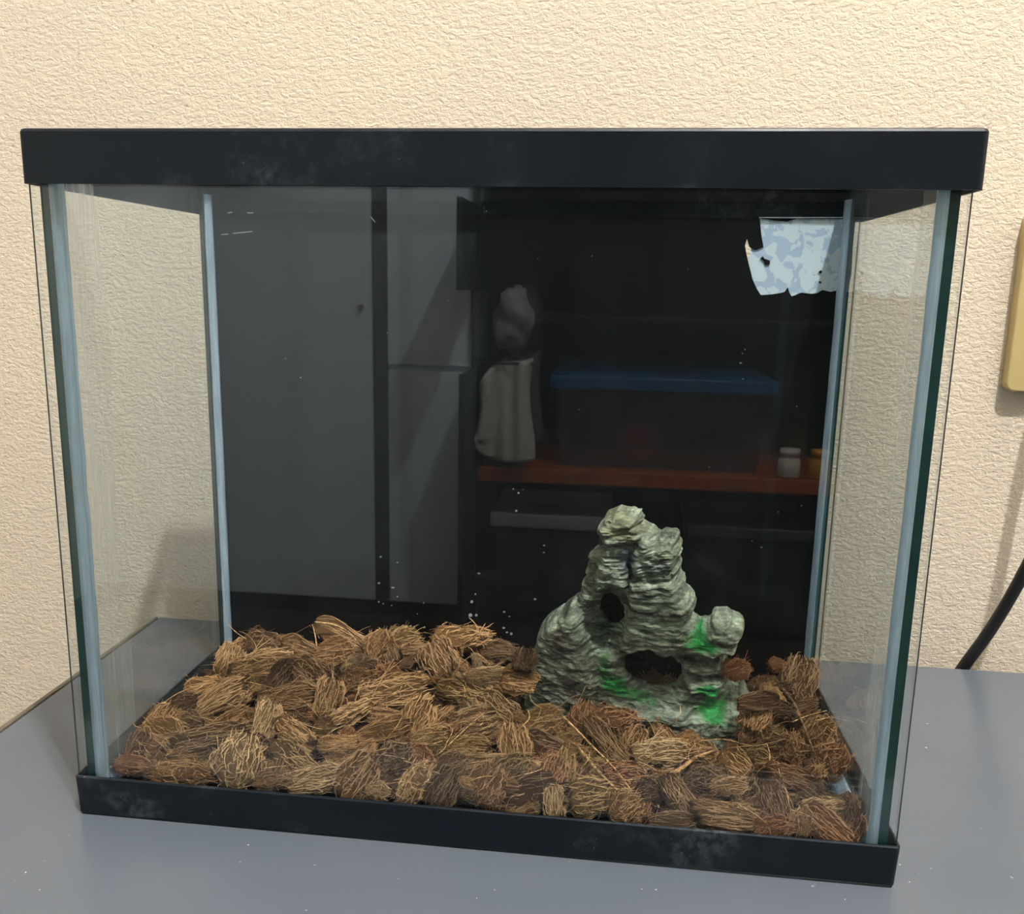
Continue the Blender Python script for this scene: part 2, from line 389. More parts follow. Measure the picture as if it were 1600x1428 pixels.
for x, y, r in spots:
    a0 = rnd.random()*6; el = rnd.uniform(.5, 1)
    flake([(x+r*.62*rnd.uniform(.7, 1.2)*math.cos(a0+k*1.047), y+r*.62*el*rnd.uniform(.7, 1.2)*math.sin(a0+k*1.047)) for k in range(6)], BY0-.0001)
for p, q in (((346, 366), (357, 365)), ((364, 364), (394, 361)), ((356, 332), (363, 331)), ((386, 332), (396, 332)), ((579, 338), (586, 346)), ((756, 322), (757, 332))):
    flake([(p[0], p[1]), (q[0], q[1]), (q[0], q[1]+1.3), (p[0], p[1]+1.3)], BY0-.0001)
sp = sub(from_py('dried_specks', SV, SF, SPK), bp); sp['kind'] = 'stuff'

# ------------------------------------------------------------------ noise for the modelling
def hsh(ix, iy, s):
    h = (ix.astype(np.int64)*374761393+iy.astype(np.int64)*668265263+s*1442695041) & 0x7fffffff
    h = ((h ^ (h >> 13))*1274126177) & 0x7fffffff
    return ((h ^ (h >> 16)) & 0xffff)/65535.
def vn(x, y, s=0):
    ix, iy = np.floor(x), np.floor(y); fx, fy = x-ix, y-iy
    fx = fx*fx*(3-2*fx); fy = fy*fy*(3-2*fy)
    a, b, c, d = hsh(ix, iy, s), hsh(ix+1, iy, s), hsh(ix, iy+1, s), hsh(ix+1, iy+1, s)
    return (a*(1-fx)+b*fx)*(1-fy)+(c*(1-fx)+d*fx)*fy
def fbm(x, y, s=0, o=3):
    r = 0; a = .5
    for k in range(o): r = r+a*vn(x*2**k, y*2**k, s+k*17); a *= .5
    return r/(1-.5**o)
def poly_sd(P, U, Z):
    """signed distance (positive inside) to polygon P"""
    d = np.full(U.shape, 1e9); ins = np.zeros(U.shape, bool); n = len(P)
    for i in range(n):
        ax, ay = P[i]; bx, by = P[(i+1) % n]; ex, ey = bx-ax, by-ay
        t = np.clip(((U-ax)*ex+(Z-ay)*ey)/(ex*ex+ey*ey), 0, 1)
        d = np.minimum(d, (U-ax-t*ex)**2+(Z-ay-t*ey)**2)
        c = ((ay > Z) != (by > Z)) & (U < (bx-ax)*(Z-ay)/(by-ay+1e-12)+ax); ins ^= c
    d = np.sqrt(d); return np.where(ins, d, -d)

# ------------------------------------------------------------------ the rock ornament
RA = np.array([.0217, .131]); RU = np.array([.9891, -.1470]); RN = np.array([.1470, .9891])
RO = RA+RN*.006
def rock_uz(px, py):
    d = ray(px, py); d2 = d[:2]; t = ((RO-CAM[:2])@RN)/(d2@RN); p = CAM+d*t
    return float((p[:2]-RO)@RU), float(p[2])
ruz = lambda L: [rock_uz(*p) for p in L]
outline = ruz([(941, 817), (949, 803), (964, 796), (984, 795), (1002, 799), (1007, 810), (1011, 819), (1024, 825), (1031, 831), (1044, 830), (1060, 835), (1069, 845), (1067, 856), (1067, 870), (1060, 886), (1068, 899), (1071, 911), (1073, 922),
    (1083, 929), (1084, 942), (1079, 954), (1080, 968), (1087, 974), (1104, 971), (1119, 959), (1140, 958), (1156, 968), (1164, 977), (1157, 990), (1149, 1005), (1130, 1010), (1133, 1020), (1137, 1028), (1134, 1046), (1136, 1060), (1132, 1071), (1147, 1079),
    (1165, 1084), (1169, 1094), (1167, 1112), (1158, 1126), (1155, 1138), (1058, 1130), (995, 1122), (886, 1100), (843, 1094), (830, 1080), (836, 1051), (836, 1034), (844, 1011), (850, 988), (849, 974), (862, 961), (882, 954), (883, 942), (903, 936),
    (912, 914), (918, 896), (921, 876), (926, 862), (942, 856), (945, 842), (940, 827)])
# (polygon in the photograph's frame, how far it stands proud, edge rounding, tilt of the layers)
regs = [
    ([(883, 938), (905, 934), (916, 955), (922, 985), (930, 1005), (944, 1023), (947, 1050), (936, 1068), (908, 1082), (892, 1108), (828, 1110), (826, 1083), (832, 1034), (845, 980), (862, 957)], .021, .010, -.35),
    ([(936, 815), (960, 790), (1004, 794), (1010, 822), (998, 846), (990, 880), (988, 908), (965, 902), (944, 914), (938, 900), (944, 862)], .014, .007, .0),
    ([(996, 846), (1012, 818), (1032, 828), (1062, 832), (1073, 846), (1069, 872), (1061, 889), (1030, 893), (994, 891), (992, 868)], .017, .007, .10),
    ([(992, 886), (1062, 884), (1074, 905), (1076, 922), (1087, 930), (1086, 950), (1080, 972), (1096, 990), (1060, 1006), (1020, 1000), (984, 1003), (972, 992), (984, 968), (986, 930)], .018, .008, .06),
    ([(1074, 975), (1106, 968), (1120, 955), (1142, 954), (1168, 976), (1152, 1007), (1128, 1011), (1070, 1006)], .015, .006, .05),
    ([(1066, 1014), (1132, 1014), (1140, 1028), (1130, 1034), (1074, 1034)], .014, .004, .05),
    ([(1072, 1037), (1138, 1036), (1139, 1058), (1120, 1066), (1080, 1058)], .017, .005, .1),
    ([(924, 1018), (960, 1004), (985, 1012), (986, 1034), (1004, 1052), (1040, 1062), (1075, 1050), (1100, 1066), (1130, 1074), (1130, 1096), (900, 1090), (930, 1060)], .012, .010, .12),
    ([(898, 1084), (950, 1078), (1000, 1072), (1060, 1076), (1100, 1084), (1150, 1080), (1172, 1086), (1174, 1112), (1160, 1130), (1152, 1152), (1000, 1142), (880, 1112)], .029, .006, .05),
]
HV = .00054
us = np.arange(-.008, .142, HV); zs = np.arange(.0085, .158, HV); vs = np.arange(-.050, .029, HV)
U, Z = np.meshgrid(us, zs, indexing='ij')
wu = (fbm(U/.006, Z/.0030, 3, 4)-.5)*.0060; wz = (fbm(U/.0045, Z/.006, 9, 4)-.5)*.0050
dO = poly_sd(outline, U+wu, Z+wz)
relief = np.zeros_like(U); ang = np.zeros_like(U); wsum = np.full_like(U, 1e-3)
for P, h, rr, a in regs:
    rr *= .62
    d = poly_sd(ruz(P), U+wu, Z+wz); s = np.clip(d/rr, 0, 1); s = np.sqrt(np.clip(1-(1-s)**2, 0, 1))
    relief = np.maximum(relief, h*s); wgt = np.clip(d/rr+.3, 0, 1); ang += a*wgt; wsum += wgt
ang /= wsum
for _ in range(6):
    q_ = np.pad(relief, 1, mode='edge'); relief = (q_[:-2, 1:-1]+q_[2:, 1:-1]+q_[1:-1, :-2]+q_[1:-1, 2:]+2*relief)/6
# the smooth trough under the upper opening
tc = rock_uz(952, 965); tr2 = ((U-tc[0])/.013)**2+((Z-tc[1])/.020)**2
trough = np.clip(1-tr2, 0, 1)
lay = Z-np.tan(ang)*(U-.06)*1.0+(fbm(U/.020, Z/.012, 21)-.5)*.008
st = fbm(U/.022, lay/.0030, 31, 2); st2 = fbm(U/.011, lay/.00145, 47, 2); st3 = vn(U/.03, lay/.0055, 51)
st4 = fbm(U/.007, lay/.00095, 57, 2); strata = (np.abs(st-.5)*2)*.8+(st2-.5)*1.1+(st4-.5)*.9+(st3-.5)*.55
smooth_zone = np.clip(1-trough*1.6, 0, 1)
gp = rock_uz(985, 858); flat = np.exp(-(((U-gp[0])/.008)**2+((Z-gp[1])/.010)**2))
Fr = .0145+relief*.78+strata*.0023*smooth_zone*(1-.8*flat)-trough*.0085+(fbm(U/.0045, Z/.0030, 61, 5)-.5)*.0050
Fr = Fr-.004*flat
Rr = .0055
edge = np.clip(dO/Rr, 0, 1); edge = np.sqrt(np.clip(1-(1-edge)**2, 0, 1))
Fr = Fr*(.18+.82*edge)
lowz = np.clip((.115-Z)/.08, 0, 1)
Bk = (.010+.016*lowz+(fbm(U/.012, Z/.010, 71)-.5)*.006)*(.2+.8*edge)
inner = np.where(dO > 0, 1, 1)
def ell(px, py, rx, ry, rot=0.):
    c = rock_uz(px, py); sc_ = .00034
    x = (U-c[0])+wu*.5; z = (Z-c[1])+wz*.5; cr, sr_ = math.cos(rot), math.sin(rot)
    a, b = x*cr+z*sr_, -x*sr_+z*cr
    return (1-np.sqrt((a/(rx*sc_))**2+(b/(ry*sc_))**2))*min(rx, ry)*sc_   # positive inside
hl1 = ell(961, 945, 23, 32, .10); hl2 = ell(1025, 1029, 50, 34, -.14)
Vv = vs[None, None, :]
f = np.maximum(np.maximum(-(Vv+Fr[..., None]), Vv-Bk[..., None]), -dO[..., None])
cav = np.maximum(np.maximum(-(Vv+np.maximum(Fr[..., None]-.0045, .002)), Vv-(Bk[..., None]-.004)), (.0075-dO)[..., None])
f = np.maximum(f, -cav)
hol = np.maximum(-np.maximum(hl1, hl2)[..., None], Vv-.004)
f = np.maximum(f, -hol).astype(np.float32)
f[0] = f[-1] = .01; f[:, 0] = f[:, -1] = .01; f[:, :, 0] = f[:, :, -1] = .01
def surface_nets(f):
    s = f < 0
    cnt = np.zeros(tuple(n-1 for n in f.shape), np.int8)
    for a in (0, 1):
        for b in (0, 1):
            for c in (0, 1): cnt += s[a:f.shape[0]-1+a, b:f.shape[1]-1+b, c:f.shape[2]-1+c]
    act = np.argwhere((cnt > 0) & (cnt < 8)); idx = -np.ones(cnt.shape, np.int32); idx[tuple(act.T)] = np.arange(len(act))
    pos = np.zeros((len(act), 3)); k = np.zeros(len(act))
    for ax in range(3):
        o1, o2 = [i for i in range(3) if i != ax]
        for a in (0, 1):
            for b in (0, 1):
                o = np.zeros(3, int); o[o1] = a; o[o2] = b; q = o.copy(); q[ax] = 1
                f0 = f[tuple((act+o).T)]; f1 = f[tuple((act+q).T)]; m = (f0 < 0) != (f1 < 0)
                t = np.where(m, f0/np.where(m, f0-f1, 1), 0); p = np.tile(o.astype(float), (len(act), 1)); p[:, ax] += t
                pos += p*m[:, None]; k += m
    pos = act+pos/k[:, None]
    quads = []
    for ax in range(3):
        o1, o2 = (ax+1) % 3, (ax+2) % 3
        n = list(f.shape); sl0 = [slice(None)]*3; sl1 = [slice(None)]*3; sl0[ax] = slice(0, n[ax]-1); sl1[ax] = slice(1, n[ax])
        s0, s1 = s[tuple(sl0)], s[tuple(sl1)]; E = np.argwhere(s0 != s1)
        E = E[(E[:, o1] > 0) & (E[:, o2] > 0) & (E[:, o1] < n[o1]-1) & (E[:, o2] < n[o2]-1)]
        d1 = np.zeros(3, int); d1[o1] = 1; d2 = np.zeros(3, int); d2[o2] = 1
        q = np.stack([idx[tuple((E-d1-d2).T)], idx[tuple((E-d2).T)], idx[tuple(E.T)], idx[tuple((E-d1).T)]], 1)
        fl = s0[tuple(E.T)]; q[~fl] = q[~fl][:, ::-1]; quads.append(q)
    return pos, np.concatenate(quads)
P, Q = surface_nets(f)
pu, pz, pv = us[0]+P[:, 0]*HV, zs[0]+P[:, 1]*HV, vs[0]+P[:, 2]*HV
me = bpy.data.meshes.new('rock_ornament')
co = np.stack([pu, pv, pz], 1)
me.vertices.add(len(co)); me.vertices.foreach_set('co', co.ravel())
# local axes: x = along the ornament, y = away from the viewer, z = up; quads are (u, z, v) ordered, hence the flip
Q = Q[:, ::-1]
me.loops.add(Q.size); me.loops.foreach_set('vertex_index', Q.ravel().astype(np.int32))
me.polygons.add(len(Q)); me.polygons.foreach_set('loop_start', np.arange(0, Q.size, 4, dtype=np.int32))
me.polygons.foreach_set('use_smooth', np.ones(len(Q), bool)); me.update(); me.validate()
# paint
c0 = np.array(S((112, 122, 106))[:3]); c1 = np.array(S((184, 196, 178))[:3]); cdk = np.array(S((54, 58, 48))[:3])
layv = pz-np.tan(.05)*(pu-.06)+(fbm(pu/.020, pz/.012, 21)-.5)*.008
t1 = np.clip(fbm(pu/.022, layv/.0030, 31, 2)*2.0-.5, 0, 1)[:, None]; t2 = np.clip(fbm(pu/.010, layv/.0013, 83, 3)*2.4-.7, 0, 1)[:, None]
t3 = np.clip(fbm(pu/.0035, pz/.0014+pv/.003, 91, 3)*2.6-.8, 0, 1)[:, None]
col = cdk*(1-t1)+c0*t1; col = col*(1-.6*t2)+c1*(.6*t2); col = col*(.72+.5*t3)
def blot(px, py, rx, ry, c, amt, rag=.8, rot=0.):
    global col
    cc = rock_uz(px, py); x = pu-cc[0]; z = pz-cc[1]; cr, s_ = math.cos(rot), math.sin(rot); a = x*cr+z*s_; b = -x*s_+z*cr
    d = 1-np.sqrt((a/(rx*.00036))**2+(b/(ry*.00036))**2)+(fbm(pu/.004, pz/.0025, int(px))-.5)*rag
    k = (np.clip(d*2.2, 0, 1)*amt)[:, None]; k = k*(pv < .004)[:, None]
    col = col*(1-k)+np.array(S(c)[:3])*k*(.55+.9*t2)
blot(975, 812, 45, 26, (112, 112, 84), .7); blot(1050, 850, 30, 20, (92, 98, 72), .6); blot(930, 890, 16, 40, (98, 104, 78), .6)
blot(988, 860, 18, 26, (104, 112, 122), .85, .4); blot(1030, 868, 34, 14, (120, 128, 126), .6)
blot(945, 985, 30, 30, (96, 112, 94), .8, .3); blot(960, 920, 16, 12, (98, 74, 34), .8, .4)
blot(893, 975, 12, 26, (92, 72, 74), .65); blot(905, 1040, 14, 40, (94, 76, 78), .65, .8, .2); blot(1110, 1030, 40, 7, (98, 78, 74), .5)
blot(1100, 985, 30, 15, (34, 150, 74), .95, .7, -.15); blot(1112, 1052, 24, 12, (30, 152, 72), .95, .7); blot(1115, 1082, 32, 16, (28, 132, 62), .92, .8, -.2)
blot(968, 1045, 30, 20, (26, 136, 64), .95, .8, -.5); blot(1000, 1062, 40, 9, (26, 130, 58), .7, .8, -.2); blot(955, 1022, 14, 18, (22, 120, 50), .7)
blot(1040, 1112, 110, 22, (142, 164, 156), .55); blot(860, 1085, 26, 18, (128, 156, 146), .6)
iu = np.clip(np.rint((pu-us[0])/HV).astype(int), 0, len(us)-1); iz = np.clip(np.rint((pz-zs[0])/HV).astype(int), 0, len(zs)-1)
ins_ = np.clip((pv+Fr[iu, iz]-.0028)/.0012, 0, 1)*(dO[iu, iz] > .004)*(pv < Bk[iu, iz]-.002)      # hollow inside, coloured dark brown to put shade behind the openings
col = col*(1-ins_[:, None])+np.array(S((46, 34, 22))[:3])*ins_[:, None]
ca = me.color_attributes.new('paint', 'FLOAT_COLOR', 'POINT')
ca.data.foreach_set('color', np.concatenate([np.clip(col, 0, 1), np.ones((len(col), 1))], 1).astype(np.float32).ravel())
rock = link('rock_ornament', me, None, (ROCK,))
rock.location = (RO[0], RO[1], 0); rock.rotation_euler.z = math.atan2(RU[1], RU[0])
rock.location.z = .0114-float(pz.min())
tag(rock, 'grey-green layered resin rock cave with two openings and bright green paint', 'rock ornament')

# ------------------------------------------------------------------ the bed of coconut husk chips
ctrl = np.array([(-.19, .01, .021), (-.1, .01, .024), (0, .01, .025), (.1, .01, .025), (.19, .01, .024),
    (-.19, .06, .023), (-.15, .06, .029), (-.05, .06, .031), (.02, .06, .029), (.08, .06, .024), (.13, .06, .024), (.18, .06, .031), (.194, .06, .027),
    (-.192, .11, .027), (-.16, .11, .034), (-.12, .11, .037), (-.05, .11, .037), (0, .11, .035), (.08, .11, .018), (.13, .11, .019), (.17, .11, .034), (.193, .11, .030),
    (-.194, .155, .031), (-.17, .155, .038), (-.13, .155, .043), (-.08, .155, .043), (-.04, .155, .046), (-.01, .155, .040), (.04, .155, .024), (.08, .155, .020), (.14, .155, .031), (.175, .155, .037), (.193, .155, .031)])
def surf(x, y):
    d = (x-ctrl[:, 0])**2*.7+(y-ctrl[:, 1])**2+4e-5; ww = d**-1.6
    return float((ww*ctrl[:, 2]).sum()/ww.sum())
# fine dark coir under the chips
nx, ny = 60, 26; V = []; F = []; zf0 = .01135
for j in range(ny+1):
    for i in range(nx+1):
        x = IX0+.007+(IX1-IX0-.014)*i/nx; y = IY0+.0072+(IY1-IY0-.0144)*j/ny
        z = max(zf0+.0004, surf(x, y)-.0155+float(fbm(np.array(x/.008), np.array(y/.008), 5))*.004)
        q = np.array([x, y])-RO
        if i in (0, nx) or j in (0, ny) or (-.012 < q@RU < .142 and -.05 < q@RN < .036): z = zf0
        V.append((x, y, z))
for j in range(ny):
    for i in range(nx): a = j*(nx+1)+i; F.append((a, a+1, a+nx+2, a+nx+1))
bed = from_py('coir_dust', V, F, SOIL, None, True)
tag(bed, 'dark fine coconut coir lying under the husk chips', 'coir', kind='stuff')

def fibre_geo(Vs, Fs, pts, r):
    V_, F_ = tube(pts, [r]*(len(pts)-1)+[r*.35], 3, False); o = len(Vs); Vs.extend(V_); Fs.extend([tuple(i+o for i in f_) for f_ in F_])
def chip_meshes(kind, seed):
    """one husk chip of unit length along x, as (body mesh, fibre mesh)"""
    rn = random.Random(seed*7+len(kind)); R = rn.uniform
    A, Bn = (56, 22)
    spec = {'block': (1, .36, .30, .32), 'pad': (1, .44, .26, .6), 'strip': (1, .22, .18, .45), 'bark': (1, .40, .075, .5), 'nugget': (1, .44, .38, .85)}[kind]
    _, hw, hh, rnd_ = spec
    bend = {'bark': R(.12, .30), 'strip': R(-.08, .12)}.get(kind, R(-.04, .06)); twist = R(-.5, .5) if kind != 'block' else R(-.2, .2)
    groove = [R(-1, 1) for _ in range(A)]; lump = [[R(-1, 1) for _ in range(5)] for _ in range(4)]
    sk0, sk1, sk2, sk3 = R(-.22, .22), R(-.22, .22), R(-.25, .25), R(-.25, .25)
    pw = 2+4*(1-rnd_)
    wcurve = [R(.82, 1.1) for _ in range(5)]
    gam = {'block': .07, 'pad': .05, 'strip': .09, 'bark': .03, 'nugget': .06}[kind]; nsd = seed*31+len(kind)*7
    gs = {'block': 1.2, 'pad': 7., 'strip': 2., 'bark': 3., 'nugget': 6.}[kind]
    def samp(L_, t): x = t*(len(L_)-1); i = min(int(x), len(L_)-2); return L_[i]+(L_[i+1]-L_[i])*(x-i)
    def pt(s, th, k=1.):
        """s in 0..1 along the grain, th around"""
        c, sn = math.cos(th), math.sin(th); q = (abs(c)**pw+abs(sn)**pw)**(-1/pw)
        en = 1-(abs(2*s-1)**(3 if kind in ('nugget', 'pad') else 9))*(.62 if kind in ('nugget', 'pad') else .22)
        a = th/(2*math.pi)*A % A; i = int(a) % A; g = groove[i]+(groove[(i+1) % A]-groove[i])*(a-int(a))
        gn = float(vn(np.array(9*c+4*sn+20), np.array(7*sn-3*c+s*gs+20), nsd))-.5; gq = float(vn(np.array(13*c+s*17+40), np.array(13*sn-s*9+40), nsd+9))-.5; gl = float(vn(np.array(2.2*c+20), np.array(2.2*sn+s*3+20), nsd+5))-.5
        rr = q*en*samp(wcurve, s)*(1+gam*g+({'bark': .12, 'block': .22}.get(kind, .30))*gn+({'bark': .05, 'block': .10}.get(kind, .20))*gq+({'block': .24, 'bark': .1}.get(kind, .40))*gl+.10*math.sin(th*2+lump[0][1]*3)*lump[0][0]+.10*math.sin(3*th+s*4*lump[1][0])*lump[1][1])
        y, z = hw*rr*c*k, hh*rr*sn*k
        tw = twist*(s-.5); y, z = y*math.cos(tw)-z*math.sin(tw), y*math.sin(tw)+z*math.cos(tw)
        x = (s-.5)+(sk0*y+sk2*z)*(1-s)+(sk1*y+sk3*z)*s
        z -= bend*((2*s-1)**2)*.5+(bend*2.2*y*y if kind == 'bark' else 0)
        return Vector((x, y, z))
    V, F = [], []
    for j in range(Bn+1):
        s = j/Bn
        for k in range(A):
            p = pt(s, 2*math.pi*k/A)
            if j in (0, Bn): p.x += R(-.05, .05)
            V.append(p)
    for j in range(Bn):
        for k in range(A): k2 = (k+1) % A; F.append((j*A+k, j*A+k2, (j+1)*A+k2, (j+1)*A+k))
    for j, rev in ((0, 1), (Bn, 0)):      # ragged fibrous ends: inner ring and centre
        s = j/Bn; b = len(V)
        for k in range(A): p = pt(s, 2*math.pi*k/A, .55); p.x += R(-.06, .06)+(.03 if j else -.03); V.append(p)
        c = len(V); V.append(pt(s, 0, 0))
        for k in range(A):
            k2 = (k+1) % A; q1 = (j*A+k, j*A+k2, b+k2, b+k); q2 = (b+k, b+k2, c)
            F.append(q1[::-1] if rev else q1) if 0 else F.append(q1 if not rev else q1[::-1]); F.append(q2 if not rev else q2[::-1])
    mb = bpy.data.meshes.new('husk_'+kind); mb.from_pydata([tuple(v) for v in V], [], F)
    mb.polygons.foreach_set('use_smooth', [True]*len(mb.polygons)); mb.update(); mb.materials.append(CHIP)
    FV, FF = [], []
    nf = {'block': 260, 'pad': 130, 'strip': 180, 'bark': 150, 'nugget': 100}[kind]
    for _ in range(nf):                   # fibres lying along the grain, some running past the ends
        th = R(0, 6.283); s0 = R(-.04, .85); s1 = s0+(R(.12, .42) if R(0, 1) < .7 else R(.4, .75)); dth = R(-.32, .32); n = 6; pts = []
        lift = R(.0, .16) if R(0, 1) < .3 else R(0, .04); ov = R(.02, .16) if R(0, 1) < .3 else R(0, .04)
        for i in range(n):
            t = i/(n-1); s = s0+(s1-s0)*t; sc_ = min(max(s, 0), 1); p = pt(sc_, th+dth*t, .995+lift*t)
            ex = max(s-1, 0)+min(s, 0); p.x += max(-ov-.03, min(ov+.03, ex))
            p += Vector((0, R(-.008, .008), R(-.008, .008))); pts.append(p)
        fibre_geo(FV, FF, pts, R(.0036, .0082))
    nc = {'block': 170, 'pad': 420, 'strip': 70, 'bark': 60, 'nugget': 300}[kind]
    for _ in range(nc):                   # short curled hairs
        th = R(0, 6.283); s = R(.0, 1); p = pt(s, th, .99); o = pt(s, th, 0)
        nrm = (p-o).normalized(); tg = Vector((R(-1, 1), R(-1, 1), R(-1, 1))); tg = (tg-nrm*tg.dot(nrm)*.8).normalized()
        L_ = R(.09, .30); cu = R(-1.8, 1.8); sd = nrm.cross(tg); pts = []; q = p.copy(); dirn = (tg+nrm*R(.05, .5)).normalized()
        for i in range(6):
            pts.append(q.copy()); q = q+dirn*(L_/5); dirn = (dirn+sd*(cu*.22)-nrm*.10).normalized()
        fibre_geo(FV, FF, pts, R(.0034, .0068))
    mf0 = bpy.data.meshes.new('short_fibres_'+kind); mf0.from_pydata([tuple(v) for v in FV], [], FF); mf0.update(); mf0.materials.append(FIB)
    for _ in range(rn.randint(4, 9)):      # long strays
        th = R(0, 6.283); s = R(0, 1); p = pt(s, th, .98); dirn = Vector((R(-1, 1), R(-1, 1), R(-.2, .8))).normalized(); cv = Vector((R(-1, 1), R(-1, 1), R(-1, .4)))*.16
        q = p.copy(); pts = []; L_ = R(.4, .9)
        for i in range(9): pts.append(q.copy()); q = q+dirn*(L_/8); dirn = (dirn+cv).normalized()
        fibre_geo(FV, FF, pts, R(.004, .0065))
    mf = bpy.data.meshes.new('fibres_'+kind); mf.from_pydata([tuple(v) for v in FV], [], FF); mf.update(); mf.materials.append(FIB)
    return mb, mf, (hw*2, hh*2), mf0
NVAR = {'block': 7, 'pad': 5, 'strip': 3, 'bark': 3, 'nugget': 4}
LIB = {k: [chip_meshes(k, i+1) for i in range(n)] for k, n in NVAR.items()}
TONE = {'tan': (184, 148, 106), 'pale': (206, 174, 132), 'mid': (160, 128, 93), 'dark': (122, 96, 70), 'red': (162, 121, 88), 'grey': (142, 118, 91), 'olive': (160, 133, 93), 'orange': (172, 122, 84)}
TWORD = {'tan': 'tan', 'pale': 'pale tan', 'mid': 'mid-brown', 'dark': 'dark brown', 'red': 'reddish-brown', 'grey': 'grey-brown', 'olive': 'olive-brown', 'orange': 'orange-brown'}
KWORD = {'block': 'straight-grained husk block', 'pad': 'fuzzy husk pad', 'strip': 'long husk strip', 'bark': 'thin curved husk flake', 'nugget': 'rounded husk nugget'}
rng = random.Random(5)
def place_chip(loc, axis, nrm, L, Wd, kind, tone, label, group, var=None):
    mb, mf, (w0, h0), mf0 = LIB[kind][rng.randrange(NVAR[kind]) if var is None else var % NVAR[kind]]
    x = Vector(axis).normalized(); z = Vector(nrm); z = (z-x*z.dot(x)).normalized(); y = z.cross(x)
    T = min(Wd*.75, .5*(L+Wd)*.45) if kind in ('block', 'strip') else Wd*.62
    if kind == 'bark': T = Wd
    sy, sz = Wd/w0, (T/h0 if kind != 'bark' else Wd/w0)
    m4 = Matrix((x*L, y*sy, z*sz)).transposed().to_4x4(); m4.translation = Vector(loc)
    a = bpy.data.objects.new('husk_chip', mb); COL.objects.link(a); a.matrix_world = m4
    close = loc[0]-IX0 < L*1.1 or IX1-loc[0] < L*1.1 or loc[1]-IY0 < L*1.1 or IY1-loc[1] < L*1.1
    b = bpy.data.objects.new('fibres', mf0 if close else mf); COL.objects.link(b); b.parent = a
    c = S(TONE[tone]); j = rng.uniform(.85, 1.15); hj = rng.uniform(-.05, .05)
    colr = (min(1, c[0]*j*(1+hj)), c[1]*j, c[2]*j*(1-hj), 1); a.color = colr; b.color = colr
    tag(a, label, 'husk chip', group)
    return a
def march(px, py, off):
    d = ray(px, py); d = d/np.linalg.norm(d); t = .25
    while t < 1.2:
        p = CAM+d*t
        if p[1] > IY0+.004:
            q = p[:2]-RO; u_, v_ = q@RU, q@RN
            if p[2] < surf(p[0], p[1])-off or p[1] > IY1-.011: return p, t
            if -.006 < u_ < .137 and v_ > -.040 and v_ < .03 and p[2] < .06: return p, t
        t += .0008
    return p, t
